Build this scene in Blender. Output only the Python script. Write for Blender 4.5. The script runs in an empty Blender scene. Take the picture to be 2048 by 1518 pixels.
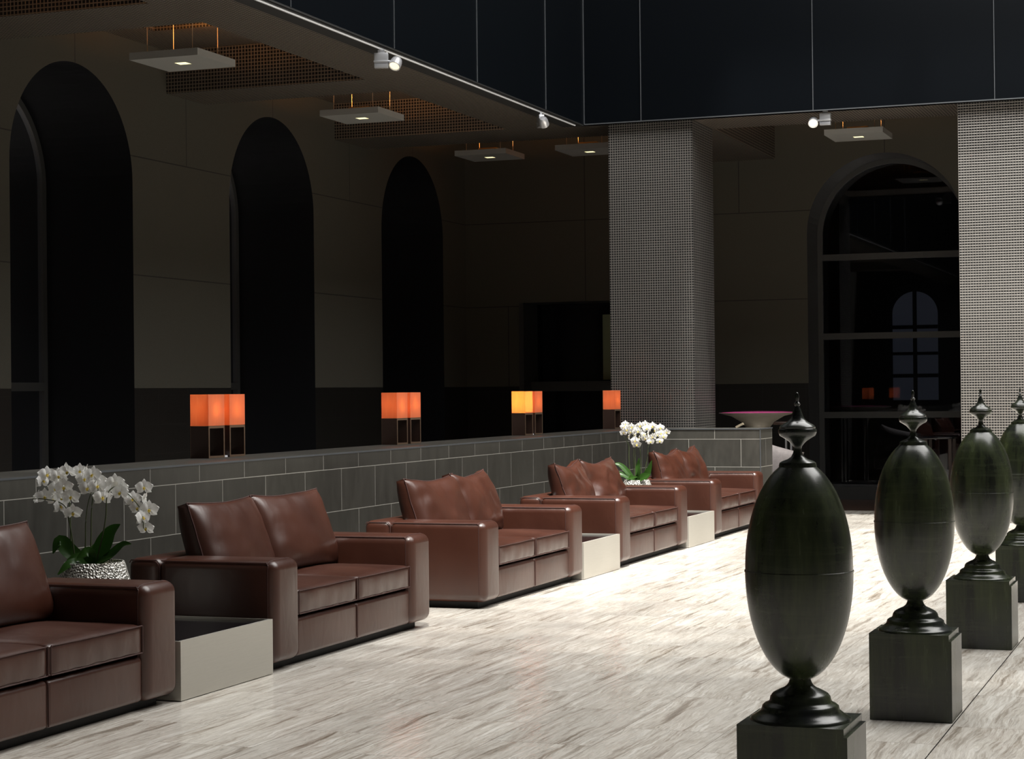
import bpy, bmesh, math, random
from mathutils import Vector, Matrix, noise

# ------------------------------------------------------------------ camera, world, light, exposure
sc = bpy.context.scene
col = sc.collection
random.seed(7)

YAW, PITCH, ROLL, FPX = .355546, .0063066, -.0103927, 3866.4
cy, sy, cp, sp = math.cos(YAW), math.sin(YAW), math.cos(PITCH), math.sin(PITCH)
fw = Vector((-sy*cp, cy*cp, sp)); rt = Vector((cy, sy, 0)); up = rt.cross(fw)
r2 = rt*math.cos(ROLL) + up*math.sin(ROLL); u2 = -rt*math.sin(ROLL) + up*math.cos(ROLL)
cam_d = bpy.data.cameras.new('camera'); cam = bpy.data.objects.new('camera', cam_d); col.objects.link(cam)
cam.matrix_world = Matrix(((r2.x, u2.x, -fw.x, 0), (r2.y, u2.y, -fw.y, 0), (r2.z, u2.z, -fw.z, 1.5), (0, 0, 0, 1)))
cam_d.sensor_fit = 'HORIZONTAL'; cam_d.sensor_width = 36; cam_d.lens = FPX/2048*36
cam_d.clip_start = .1; cam_d.clip_end = 200
sc.camera = cam
sc.view_settings.view_transform = 'Standard'; sc.view_settings.look = 'None'
sc.view_settings.gamma = 1; sc.view_settings.use_curve_mapping = False
sc.view_settings.exposure = 0.0

wd = bpy.data.worlds.new('world'); sc.world = wd; wd.use_nodes = True
wd.node_tree.nodes['Background'].inputs[0].default_value = (.45, .6, .85, 1)
wd.node_tree.nodes['Background'].inputs[1].default_value = .008

def light(name, kind, loc, energy, color=(1, 1, 1), parent=None, **kw):
    d = bpy.data.lights.new(name, kind); d.energy = energy; d.color = color
    for k, v in kw.items(): setattr(d, k, v)
    o = bpy.data.objects.new(name, d); o.location = loc; o.parent = parent; col.objects.link(o)
    return o

SUN = Vector((-.15, .30, -1.0))           # direction the sunlight travels
sun = light('sun', 'SUN', (0, 0, 20), 12.5, (1, .965, .90), angle=math.radians(3.0))
sun.rotation_euler = SUN.to_track_quat('-Z', 'Y').to_euler()
sky = light('skylight_daylight', 'AREA', (.8, 13.9, 11.6), 2750, (1, .985, .955), shape='RECTANGLE', size=12.0, size_y=11.0)

# ------------------------------------------------------------------ node helper and materials
class N:
    def __init__(s, name):
        s.m = bpy.data.materials.new(name); s.m.use_nodes = True; s.t = s.m.node_tree
        s.b = s.t.nodes['Principled BSDF']; s.out = s.t.nodes['Material Output']
    def n(s, typ, ins=None, **kw):
        x = s.t.nodes.new('ShaderNode'+typ)
        for k, v in kw.items(): setattr(x, k, v)
        for k, v in (ins or {}).items(): s.put(x.inputs[k], v)
        return x
    def put(s, sock, v):
        if isinstance(v, bpy.types.NodeSocket): s.t.links.new(v, sock)
        elif isinstance(v, bpy.types.Node): s.t.links.new(v.outputs[0], sock)
        else:
            if isinstance(v, tuple) and len(v) == 3 and sock.type == 'RGBA': v = (*v, 1)
            sock.default_value = v
    def math(s, op, a, b=0., c=None):
        x = s.n('Math', operation=op); s.put(x.inputs[0], a); s.put(x.inputs[1], b)
        if c is not None: s.put(x.inputs[2], c)
        return x.outputs[0]
    def mix(s, f, a, b):
        x = s.n('Mix', data_type='RGBA'); s.put(x.inputs[0], f); s.put(x.inputs[6], a); s.put(x.inputs[7], b)
        return x.outputs[2]
    def ramp(s, f, stops):
        x = s.n('ValToRGB'); s.put(x.inputs[0], f); e = x.color_ramp.elements
        while len(e) < len(stops): e.new(.5)
        for i, (p, c) in enumerate(stops):
            e[i].position = p; e[i].color = (*c, 1) if len(c) == 3 else c
        return x.outputs[0]
    def pos(s, obj=True):
        if obj: return s.n('TexCoord').outputs['Object']
        return s.n('NewGeometry').outputs['Position']
    def noise(s, vec, scale, detail=3, rough=.5, dist=0.):
        return s.n('TexNoise', {'Vector': vec, 'Scale': scale, 'Detail': detail, 'Roughness': rough, 'Distortion': dist}).outputs[0]
    def scaled(s, vec, sc_):
        return s.n('Mapping', {'Vector': vec, 'Scale': sc_}).outputs[0]
    def bump(s, h, strength, dist=.01, prev=None):
        x = s.n('Bump', {'Height': h, 'Strength': strength, 'Distance': dist})
        if prev is not None: s.put(x.inputs['Normal'], prev)
        return x.outputs[0]
    def set(s, **kw):
        names = dict(color='Base Color', rough='Roughness', metal='Metallic', spec='Specular IOR Level', normal='Normal',
                     em='Emission Color', es='Emission Strength', coat='Coat Weight', coatr='Coat Roughness', sheen='Sheen Weight', trans='Transmission Weight', sss='Subsurface Weight')
        for k, v in kw.items(): s.put(s.b.inputs[names[k]], v)
        return s.m

def simple(name, color, rough=.5, metal=0., **kw):
    return N(name).set(color=color, rough=rough, metal=metal, **kw)

def mat_floor():
    k = N('travertine'); P = k.pos()
    sp_ = k.n('SeparateXYZ', {0: P})
    v = k.n('CombineXYZ', {0: sp_.outputs[1], 1: k.math('ADD', sp_.outputs[0], 1.172)})
    br = k.n('TexBrick', {'Vector': v, 'Color1': (0, 0, 0), 'Color2': (1, 1, 1), 'Mortar': (.5, .5, .5), 'Scale': 1., 'Mortar Size': .0022,
                          'Mortar Smooth': .2, 'Brick Width': .915, 'Row Height': .457}, offset=.5)
    rnd = br.outputs[0]
    off = k.n('CombineXYZ', {0: k.math('MULTIPLY', rnd, 37.), 1: k.math('MULTIPLY', rnd, 91.), 2: rnd})
    q = k.n('VectorMath', {0: P, 1: off}, operation='ADD').outputs[0]
    warp = k.noise(k.scaled(q, (3., .8, 1.)), 1.5, 4, .55)
    qs = k.n('SeparateXYZ', {0: q})
    wx = k.math('ADD', qs.outputs[0], k.math('MULTIPLY', warp, .13))
    w = k.n('CombineXYZ', {0: wx, 1: k.math('MULTIPLY', qs.outputs[1], .045), 2: 0.})
    n1 = k.noise(w, 17., 7, .66)
    n2 = k.noise(w, 75., 5, .75)
    n3 = k.noise(k.scaled(q, (5., .9, 1.)), 1.3, 4, .6)
    base = k.ramp(n1, [(.35, (.22, .18, .14)), (.41, (.41, .36, .30)), (.43, (.56, .515, .455)), (.50, (.72, .685, .625)), (.505, (.54, .495, .43)), (.56, (.64, .595, .53)), (.575, (.78, .75, .69)), (.7, (.82, .79, .735))])
    base = k.mix(k.math('MULTIPLY', k.ramp(n2, [(.40, (1, 1, 1)), (.52, (0, 0, 0))]), .5), base, (.27, .22, .175))
    base = k.mix(k.ramp(n3, [(.35, (.0, .0, .0)), (.7, (.45, .45, .45))]), base, (.84, .81, .75))
    # small pits and hairline cracks running with the veins
    pit = k.noise(k.scaled(q, (1., .35, 1.)), 60., 2, .6)
    hair = k.noise(w, 30., 4, .75, .6)
    hl = k.math('LESS_THAN', k.math('ABSOLUTE', k.math('SUBTRACT', hair, .5)), .0075)
    pm = k.math('MULTIPLY', k.math('LESS_THAN', pit, .30), k.math('LESS_THAN', n1, .52))
    dark = k.math('MAXIMUM', k.math('MULTIPLY', hl, .55), k.math('MULTIPLY', pm, .6))
    base = k.mix(dark, base, (.10, .085, .07))
    base = k.mix(k.math('MULTIPLY', br.outputs[1], .75), base, (.22, .19, .16))
    ln = k.math('LESS_THAN', k.math('ABSOLUTE', k.math('ADD', sp_.outputs[0], 1.172)), .0028)
    base = k.mix(ln, base, (.035, .03, .028))
    tone = k.math('ADD', .97, k.math('MULTIPLY', rnd, .17))
    base = k.n('VectorMath', {0: base, 3: tone}, operation='SCALE').outputs[0]
    ro = k.math('ADD', .17, k.math('MULTIPLY', dark, .3))
    return k.set(color=base, rough=ro, spec=.5, normal=k.bump(k.math('SUBTRACT', 1., dark), .12, .003))

def mat_grid(name, pitch, wire, wc, hole, metal=.85, rough=.33):
    """square wire mesh over a dark void"""
    k = N(name); P = k.n('SeparateXYZ', {0: k.pos()}); G = k.n('NewGeometry'); nn = k.n('SeparateXYZ', {0: G.outputs['True Normal']})
    m = None; hs = None
    for i in range(3):
        f = k.math('FRACT', k.math('DIVIDE', P.outputs[i], pitch))
        ln = k.math('LESS_THAN', f, wire)
        tri = k.math('SUBTRACT', 1., k.math('MULTIPLY', k.math('ABSOLUTE', k.math('SUBTRACT', f, wire/2)), 2/wire))
        use = k.math('LESS_THAN', k.math('ABSOLUTE', nn.outputs[i]), .7)
        ln = k.math('MULTIPLY', ln, use); tri = k.math('MULTIPLY', tri, ln)
        m = ln if m is None else k.math('MAXIMUM', m, ln); hs = tri if hs is None else k.math('MAXIMUM', hs, tri)
    var = k.noise(k.pos(), 1.7, 3)
    v2 = k.noise(k.pos(), 23., 2)
    wcol = k.mix(k.math('MULTIPLY', var, .6), wc, tuple(c*.62 for c in wc))
    return k.set(color=k.mix(m, hole, wcol), metal=k.math('MULTIPLY', m, metal),
                 rough=k.math('ADD', k.math('MULTIPLY', k.math('SUBTRACT', 1., m), .4), k.math('ADD', rough-.1, k.math('MULTIPLY', v2, .2))),
                 normal=k.bump(hs, .5, .003))

def mat_tile():
    k = N('stone_tile'); P = k.n('SeparateXYZ', {0: k.pos()}); G = k.n('NewGeometry'); nn = k.n('SeparateXYZ', {0: G.outputs['True Normal']})
    isy = k.math('GREATER_THAN', k.math('ABSOLUTE', nn.outputs[1]), .5)
    isz = k.math('GREATER_THAN', k.math('ABSOLUTE', nn.outputs[2]), .5)
    u = k.math('ADD', k.math('MULTIPLY', isy, k.math('ADD', P.outputs[0], .96-.27)), k.math('MULTIPLY', k.math('SUBTRACT', 1., isy), P.outputs[1]))
    u = k.math('SUBTRACT', u, .07)
    vz = k.math('SUBTRACT', P.outputs[2], .012)
    v = k.n('CombineXYZ', {0: u, 1: vz, 2: 0.})
    br = k.n('TexBrick', {'Vector': v, 'Color1': (0, 0, 0), 'Color2': (1, 1, 1), 'Mortar': (.5, .5, .5), 'Scale': 1., 'Mortar Size': .0026,
                          'Mortar Smooth': .1, 'Brick Width': .6, 'Row Height': .311}, offset=.5)
    st = k.noise(k.scaled(k.pos(), (7., 7., 2.5)), 2., 5, .6)
    c = k.mix(k.math('ADD', k.math('MULTIPLY', st, .75), k.math('MULTIPLY', br.outputs[0], .25)), (.017, .017, .015), (.074, .071, .061))
    c = k.mix(k.math('MULTIPLY', br.outputs[1], k.math('SUBTRACT', 1., isz)), c, (.34, .33, .30))
    return k.set(color=c, rough=k.math('ADD', .38, k.math('MULTIPLY', st, .15)), spec=.45,
                 normal=k.bump(k.math('SUBTRACT', k.math('MULTIPLY', st, .3), br.outputs[1]), .25, .003))

def mat_wall(axis, vlines, zl=(2.72, 3.92), wains=1.575):
    """fabric-wrapped wall panels with dark butt seams; axis 0: runs along x, 1: along y"""
    k = N('fabric_panel_%s' % 'xy'[axis]); P = k.n('SeparateXYZ', {0: k.pos()})
    u = P.outputs[axis]; z = P.outputs[2]
    seam = None
    def add(x):
        nonlocal seam; seam = x if seam is None else k.math('MAXIMUM', seam, x)
    for zz in zl: add(k.math('LESS_THAN', k.math('ABSOLUTE', k.math('SUBTRACT', z, zz)), .006))
    for uu, z0, z1 in vlines:
        a = k.math('LESS_THAN', k.math('ABSOLUTE', k.math('SUBTRACT', u, uu)), .006)
        add(k.math('MULTIPLY', a, k.math('MULTIPLY', k.math('GREATER_THAN', z, z0), k.math('LESS_THAN', z, z1))))
    wv = k.noise(k.scaled(k.pos(), (1., 1., .35)), 160., 2); wv2 = k.noise(k.scaled(k.pos(), (.35, .35, 1.)), 160., 2)
    weave = k.math('ADD', wv, wv2); mot = k.noise(k.pos(), 2.2, 4)
    c = k.mix(k.math('MULTIPLY', weave, .5), (.054, .051, .040), (.082, .078, .063))
    c = k.mix(k.math('MULTIPLY', mot, .3), c, (.058, .056, .045))
    # stone wainscot below
    low = k.math('LESS_THAN', z, wains)
    c = k.mix(low, c, (.012, .011, .010))
    gr = k.math('LESS_THAN', k.math('FRACT', k.math('DIVIDE', u, .6)), .006)
    gr = k.math('MULTIPLY', k.math('MAXIMUM', gr, k.math('LESS_THAN', k.math('FRACT', k.math('DIVIDE', z, .3)), .01)), low)
    c = k.mix(k.math('MULTIPLY', gr, .5), c, (.04, .038, .035))
    c = k.mix(k.math('MULTIPLY', seam, .85), c, (.02, .02, .018))
    nm = k.bump(k.math('SUBTRACT', weave, k.math('MULTIPLY', seam, 6.)), .35, .002)
    return k.set(color=c, rough=k.math('SUBTRACT', .9, k.math('MULTIPLY', low, .5)), spec=.25, normal=nm)

def mat_leather():
    k = N('oxblood_leather'); P = k.pos()
    big = k.noise(P, 3.5, 3); fine = k.n('TexVoronoi', {'Vector': P, 'Scale': 420.}).outputs[0]
    wr = k.noise(k.scaled(P, (1., 1., .6)), 8., 2, .5, .6)
    c = k.mix(big, (.034, .0092, .0054), (.070, .022, .0115))
    nm = k.bump(wr, .16, .02); nm = k.bump(fine, .10, .0008, nm)
    return k.set(color=c, rough=k.math('ADD', .30, k.math('MULTIPLY', big, .10)), spec=.72, normal=nm)

def mat_patina():
    k = N('green_patina'); P = k.pos()
    st = k.noise(k.scaled(P, (9., 9., .8)), 1.6, 4, .6); tr = k.noise(k.scaled(P, (1., 1., 14.)), 3., 4, .65); bg = k.noise(P, 2.3, 3)
    c = k.mix(k.ramp(st, [(.35, (0, 0, 0)), (.72, (1, 1, 1))]), (.009, .011, .008), (.046, .060, .024))
    c = k.mix(k.ramp(bg, [(.45, (0, 0, 0)), (.7, (.8, .8, .8))]), c, (.019, .022, .027))
    c = k.mix(k.ramp(tr, [(.5, (0, 0, 0)), (.75, (.4, .4, .4))]), c, (.062, .074, .044))
    return k.set(color=c, rough=k.math('ADD', .17, k.math('MULTIPLY', st, .16)), spec=.6, normal=k.bump(k.math('ADD', tr, st), .07, .003))

def mat_pot():
    k = N('hammered_silver'); P = k.pos()
    v = k.n('TexVoronoi', {'Vector': P, 'Scale': 90.}); d = v.outputs[0]
    c = k.mix(k.ramp(d, [(.28, (0, 0, 0)), (.5, (1, 1, 1))]), (.07, .065, .055), (.80, .78, .72))
    return k.set(color=c, rough=.32, metal=.55, normal=k.bump(d, .9, .01))

def mat_shade():
    k = N('orange_lamp_fabric')
    P = k.pos(); n = k.noise(k.scaled(P, (1, 1, .1)), 90., 2)
    c = k.mix(n, (.84, .25, .11), (.90, .33, .17))
    df = k.n('BsdfDiffuse', {0: c}); tr = k.n('BsdfTranslucent', {0: k.mix(n, (.95, .26, .09), (1., .36, .13))})
    ms = k.n('MixShader', {0: .55, 1: df, 2: tr}); gl = k.n('BsdfGlossy', {0: (1, .9, .85), 1: .4}); m2 = k.n('MixShader', {0: .05, 1: ms, 2: gl})
    k.t.links.new(m2.outputs[0], k.out.inputs[0]); return k.m

def mat_glass():
    k = N('dark_window_glass')
    tr = k.n('BsdfTransparent', {0: (.55, .57, .6)}); gl = k.n('BsdfGlossy', {0: (.9, .92, 1.), 1: .015})
    fr = k.n('Fresnel', {0: 1.5}); ms = k.n('MixShader', {0: k.math('MULTIPLY', fr, 1.1), 1: tr, 2: gl})
    k.t.links.new(ms.outputs[0], k.out.inputs[0]); return k.m

def mat_petal():
    k = N('white_petal'); P = k.pos(); n = k.noise(P, 60., 2)
    df = k.n('BsdfDiffuse', {0: k.mix(n, (.88, .87, .85), (.95, .95, .94))}); tr = k.n('BsdfTranslucent', {0: (.9, .9, .86)})
    ms = k.n('MixShader', {0: .3, 1: df, 2: tr}); k.t.links.new(ms.outputs[0], k.out.inputs[0]); return k.m

def mat_velvet():
    k = N('grey_velvet'); n = k.noise(k.pos(), 14., 4, .6, .5)
    return k.set(color=k.mix(n, (.05, .044, .044), (.14, .125, .125)), rough=.8)

def mat_steel():
    k = N('brushed_steel'); n = k.noise(k.scaled(k.pos(), (1., 1., 60.)), 8., 3)
    return k.set(color=k.mix(n, (.46, .44, .395), (.54, .52, .47)), rough=.42, metal=.45, spec=.4)

M = dict(
    floor=mat_floor(), mesh=mat_grid('woven_wire_mesh', .0294, .27, (.34, .32, .30), (.002, .0018, .0015), .65),
    soffit=mat_grid('ceiling_wire_mesh', .036, .28, (.40, .34, .27), (.006, .004, .003), .8, .42),
    tile=mat_tile(), leather=mat_leather(), patina=mat_patina(), pot=mat_pot(), shade=mat_shade(), glass=mat_glass(),
    petal=mat_petal(), velvet=mat_velvet(), steel=mat_steel(),
    wall_l=mat_wall(1, [(15.92, 3.92, 6), (18.02, 3.92, 6), (20.01, 3.92, 6), (22.08, 3.92, 6), (24.1, 3.92, 6), (13.9, 3.92, 6)]),
    wall_b=mat_wall(0, [(-8.53, 2.73, 6), (-6.30, 3.92, 6), (-4.3, 3.92, 6), (-9.7, 1.575, 2.73)]),
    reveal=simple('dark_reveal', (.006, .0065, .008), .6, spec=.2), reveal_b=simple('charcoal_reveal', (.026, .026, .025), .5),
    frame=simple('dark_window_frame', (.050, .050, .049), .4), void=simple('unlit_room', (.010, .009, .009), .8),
    fascia=simple('dark_glass_panel', (.002, .003, .0045), .30, spec=.22), joint=simple('joint_strip', (.10, .11, .12), .4, .3),
    black=simple('black_glass', (.006, .006, .008), .12), blackm=simple('black_base', (.01, .01, .01), .7),
    seam=simple('leather_piping', (.05, .017, .013), .6), alu=simple('satin_aluminium', (.62, .63, .66), .32, .65),
    grey=simple('pendant_grey', (.33, .33, .31), .45), brass=simple('driver_brass', (.75, .52, .22), .4, .3), cable=simple('cable', (.8, .62, .42), .4, .4),
    bronze=simple('bronze_frame', (.20, .13, .085), .4, .5), darkwood=simple('dark_wood', (.035, .018, .013), .4),
    glow=N('diffuser_glow').set(color=(.9, .8, .5), em=(1., .88, .48), es=1.5), bulb=N('bulb_glow').set(em=(1., .55, .18), es=9.),
    lens=N('spot_lens_glow').set(color=(.9, .85, .7), em=(1., .88, .62), es=1.0), white=simple('white_plastic', (.75, .76, .8), .4),
    lip=simple('orchid_lip', (.75, .58, .10), .5), leaf=simple('orchid_leaf', (.050, .135, .022), .33), stem=simple('orchid_stem', (.055, .075, .025), .5),
    moss=simple('potting_moss', (.05, .045, .02), .9), pink=simple('pink_lacquer', (.90, .13, .42), .12), bowl=simple('bronze_lacquer', (.16, .145, .12), .42, .2),
    day=N('daylit_pane').set(color=(.2, .2, .22), em=(.55, .62, .85), es=.018), olive=simple('olive_panel', (.20, .215, .12), .6),
    wood=simple('pale_wood', (.20, .17, .12), .5), brownfloor=simple('brown_floor', (.05, .03, .022), .35), roof=simple('roof_beam', (.05, .05, .05), .7),
    track=simple('track_white', (.85, .86, .88), .3, .2),
    band=simple('plain_dark_wall', (.05, .048, .045), .8),
)

# ------------------------------------------------------------------ mesh helpers
def box(bm, x0, x1, y0, y1, z0, z1, r=0, seg=3):
    vs = bmesh.ops.create_cube(bm, size=1)['verts']
    for v in vs:
        v.co = Vector(((x0+x1)/2 + v.co.x*(x1-x0), (y0+y1)/2 + v.co.y*(y1-y0), (z0+z1)/2 + v.co.z*(z1-z0)))
    if r:
        es = list({e for v in vs for e in v.link_edges})
        bmesh.ops.bevel(bm, geom=es, offset=r, segments=seg, affect='EDGES', profile=.5)

def obj(name, bm, mat, parent=None, smooth=False, loc=None, label=None):
    me = bpy.data.meshes.new(name); bm.normal_update(); bm.to_mesh(me); bm.free()
    me.materials.append(M[mat] if isinstance(mat, str) else mat)
    if smooth:
        me.polygons.foreach_set('use_smooth', [True]*len(me.polygons))
        try: me.set_sharp_from_angle(angle=math.radians(38))
        except Exception: pass
    o = bpy.data.objects.new(name, me); col.objects.link(o)
    if parent: o.parent = parent
    if loc: o.location = loc
    if label: o['label'] = label
    return o

def bx(name, dims, mat, parent=None, r=0, seg=2, **kw):
    bm = bmesh.new(); box(bm, *dims, r=r, seg=seg); return obj(name, bm, mat, parent, smooth=bool(r), **kw)

def thing(name, loc, label, cat, group=None, rz=0):
    o = bpy.data.objects.new(name, None); o.location = loc; o.rotation_euler = (0, 0, rz); o.empty_display_size = .1
    col.objects.link(o); return tag(o, label, cat, group)

def tag(o, label, cat, group=None):
    o['label'] = label; o['category'] = cat
    if group: o['group'] = group
    return o

def structure(o, label=None):
    o['kind'] = 'structure'
    if label: o['label'] = label
    return o

def copy_tree(o, parent=None, **kw):
    c = o.copy(); col.objects.link(c); c.parent = parent
    for ch in list(o.children): copy_tree(ch, c)
    for k, v in kw.items():
        if k == 'loc': c.location = v
        else: c[k] = v
    return c

def tube(bm, pts, r, n=8, cap=True):
    pts = [Vector(p) for p in pts]; rings = []
    for i, p in enumerate(pts):
        t = (pts[min(i+1, len(pts)-1)] - pts[max(i-1, 0)]).normalized()
        a = t.cross(Vector((0, 0, 1)))
        if a.length < .1: a = t.cross(Vector((1, 0, 0)))
        a.normalize(); b = t.cross(a); rr = r[i] if isinstance(r, (list, tuple)) else r
        rings.append([bm.verts.new(p + a*math.cos(2*math.pi*j/n)*rr + b*math.sin(2*math.pi*j/n)*rr) for j in range(n)])
    for A, B in zip(rings, rings[1:]):
        for j in range(n): bm.faces.new((A[j], A[(j+1) % n], B[(j+1) % n], B[j]))
    if cap: bm.faces.new(rings[0][::-1]); bm.faces.new(rings[-1])

def smoothpath(pts, k=5):
    pts = [Vector(p) for p in pts]; out = []
    P = [pts[0]*2-pts[1]] + pts + [pts[-1]*2-pts[-2]]
    for i in range(1, len(P)-2):
        for s in range(k):
            t = s/k; a, b, c, d = P[i-1:i+3]
            out.append(.5*((2*b) + (c-a)*t + (2*a-5*b+4*c-d)*t*t + (3*b-a-3*c+d)*t**3))
    out.append(pts[-1]); return out

def lathe(bm, prof, n=64, close=True):
    rings = []
    for r, z in prof:
        if r < 1e-5: rings.append([bm.verts.new((0, 0, z))])
        else: rings.append([bm.verts.new((r*math.cos(2*math.pi*j/n), r*math.sin(2*math.pi*j/n), z)) for j in range(n)])
    for A, B in zip(rings, rings[1:]):
        for j in range(n):
            a = [A[j % len(A)], A[(j+1) % n % len(A)]]; b = [B[(j+1) % n % len(B)], B[j % len(B)]]
            f = []
            for v in a+b:
                if v not in f: f.append(v)
            if len(f) > 2: bm.faces.new(f)
    for R, fl in ((rings[0], True), (rings[-1], False)):
        if close and len(R) > 2: bm.faces.new(R[::-1] if fl else R)

# ------------------------------------------------------------------ the setting: floor, walls with arches
structure(bx('floor', (-13, 12, -7, 23.66, -.2, 0), 'floor'), 'vein-cut travertine tile floor')
structure(bx('floor_back', (-13, 12, 23.66, 27.5, -.2, 0), 'brownfloor'), 'floor strip before the back wall, shade put into its dark brown colour')  # travertine in shadow, its darkness put into a brown colour

def arch_wall(name, axis, plane, depth, u0, u1, ztop, arches, extra, mat, rmat, label):
    """flat wall with round-headed openings; depth: signed thickness away from the room. extra: rectangular holes"""
    bm = bmesh.new()
    def P(u, z, d=0.): return (plane+d, u, z) if axis == 1 else (u, plane+d, z)
    def quad(a, b, c, d): bm.faces.new([bm.verts.new(x) for x in (a, b, c, d)])
    holes = sorted([('a', c-r, c+r, c, r, s) for c, r, s in arches] + [('r', a, b, zt, 0, 0) for a, b, zt in extra], key=lambda h: h[1])
    cur = u0
    rev = bmesh.new()
    def rquad(a, b, c, d): rev.faces.new([rev.verts.new(x) for x in (a, b, c, d)])
    for h in holes:
        quad(P(cur, 0), P(h[1], 0), P(h[1], ztop), P(cur, ztop)); cur = h[2]
        if h[0] == 'a':
            _, a, b, c, r, s = h; n = 40
            cv = [(c - r*math.cos(math.pi*i/n), s + r*math.sin(math.pi*i/n)) for i in range(n+1)]
            for (ua, za), (ub, zb) in zip(cv, cv[1:]): quad(P(ua, za), P(ub, zb), P(ub, ztop), P(ua, ztop))
            pts = [(a, 0)] + cv + [(b, 0)]
        else:
            _, a, b, zt, *_ = h; quad(P(a, zt), P(b, zt), P(b, ztop), P(a, ztop)); pts = [(a, 0), (a, zt), (b, zt), (b, 0)]
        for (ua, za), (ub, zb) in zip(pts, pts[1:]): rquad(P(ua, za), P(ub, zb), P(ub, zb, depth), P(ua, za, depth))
    quad(P(cur, 0), P(u1, 0), P(u1, ztop), P(cur, ztop))
    o = structure(obj(name, bm, mat), label)
    bmesh.ops.remove_doubles(rev, verts=rev.verts, dist=1e-4)
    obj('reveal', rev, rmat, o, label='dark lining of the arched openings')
    return o

AR = [(3.59, 1.05, 3.65), (7.69, 1.05, 3.65), (11.79, 1.05, 3.65), (15.89, 1.05, 3.65), (20.0, 1.05, 3.65), (24.09, 1.05, 3.65)]
arch_wall('wall_left', 1, -10.35, -1.06, -6, 26.0, 6.0, AR, [], 'wall_l', 'reveal', 'fabric-panelled side wall with tall round arches')
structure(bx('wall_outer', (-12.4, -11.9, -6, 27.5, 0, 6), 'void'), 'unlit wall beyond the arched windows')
arch_wall('wall_back', 0, 26.0, .76, -10.35, 12, 6.0, [(-4.31, 1.05, 3.60), (-.2, 1.05, 3.60), (3.9, 1.05, 3.6)], [(-9.54, -6.95, 2.77)], 'wall_b', 'reveal_b', 'fabric-panelled end wall with arched window')
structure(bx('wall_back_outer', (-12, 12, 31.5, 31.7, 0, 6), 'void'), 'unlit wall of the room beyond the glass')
structure(bx('wall_right', (10.2, 10.5, -6, 26, 0, 12), 'band'), 'plain dark side wall out of frame')
structure(bx('wall_rear', (-12, 10.2, -6.3, -6, 0, 12), 'band'), 'plain dark wall behind the viewpoint')

def arch_window(name, axis, plane, c, r, spring, z0, rails, label, fw_=.07, fd=.06, mull=()):
    root = bpy.data.objects.new(name, None); col.objects.link(root); structure(root, label)
    root.location = (plane, c, 0) if axis == 1 else (c, plane, 0)
    def P(u, z, d=0.): return (d, u, z) if axis == 1 else (u, d, z)
    bm = bmesh.new(); n = 40
    ang = [math.pi*i/n for i in range(n+1)]
    outer = [(-r, z0)] + [(-r*math.cos(a), spring + r*math.sin(a)) for a in ang] + [(r, z0)]
    ri = r - fw_; inner = [(-ri, z0)] + [(-ri*math.cos(a), spring + ri*math.sin(a)) for a in ang] + [(ri, z0)]
    V = [[[bm.verts.new(P(u, z, s*fd/2)) for u, z in L] for L in (outer, inner)] for s in (-1, 1)]
    for i in range(len(outer)-1):
        bm.faces.new((V[0][0][i], V[0][0][i+1], V[0][1][i+1], V[0][1][i])); bm.faces.new((V[1][0][i], V[1][1][i], V[1][1][i+1], V[1][0][i+1]))
        bm.faces.new((V[0][1][i], V[0][1][i+1], V[1][1][i+1], V[1][1][i])); bm.faces.new((V[0][0][i], V[1][0][i], V[1][0][i+1], V[0][0][i+1]))
    obj('window_frame', bm, 'frame', root)
    for z in rails:
        bm = bmesh.new()
        if axis == 1: box(bm, -fd/2, fd/2, -ri, ri, z-.043, z+.043)
        else: box(bm, -ri, ri, -fd/2, fd/2, z-.043, z+.043)
        obj('transom', bm, 'frame', root)
    for u in mull:
        bm = bmesh.new()
        if axis == 1: box(bm, -fd/2, fd/2, u-.03, u+.03, z0, spring+r-fw_*.5)
        else: box(bm, u-.03, u+.03, -fd/2, fd/2, z0, spring+r-fw_*.5)
        obj('mullion', bm, 'frame', root)
    bm = bmesh.new(); bm.faces.new([bm.verts.new(P(u, z, 0)) for u, z in inner]); obj('pane', bm, 'glass', root)
    return root

for i, (c, r, s) in enumerate(AR[2:]):
    arch_window('window_%d' % (i+1), 1, -11.40, c, 1.05, s, 0.02, [1.6], ['dark arched window with pale frame edge, before the nearest visible arch', 'tall dark arched window in the nearest fabric wall arch', 'tall dark arched window in the middle arch of the side wall', 'tall dark arched window in the farthest arch of the side wall'][i])
arch_window('window_5', 0, 26.72, -4.31, 1.05, 3.60, .17, [3.315, 2.22, 1.13], 'large arched window with three dark transoms in the end wall')
arch_window('window_6', 0, 26.72, -.2, 1.05, 3.60, .17, [3.315, 2.22, 1.13], 'arched window hidden behind the right hand column')
structure(bx('trim_1', (-5.36, -3.26, 26.0, 26.76, 0, .17), 'reveal_b'), 'sill below the arched window')
# window of the room beyond, daylit
w7 = bpy.data.objects.new('window_7', None); w7.location = (-4.72, 31.3, 0); col.objects.link(w7); structure(w7, 'dim daylit arched window seen through the glass')
bm = bmesh.new(); n = 24
bm.faces.new([bm.verts.new(p) for p in [(-.36, 0, 1.3)] + [(-.36*math.cos(math.pi*i/n), 0, 2.68 + .36*math.sin(math.pi*i/n)) for i in range(n+1)] + [(.36, 0, 1.3)]])
obj('pane', bm, 'day', w7)
for dims in ((-.03, .03, -.05, -.01, 1.3, 3.04), (-.36, .36, -.05, -.01, 2.44, 2.5), (-.36, .36, -.05, -.01, 2.02, 2.07), (-.36, .36, -.05, -.01, 1.66, 1.72)): bx('glazing_bar', dims, 'void', w7)

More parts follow.
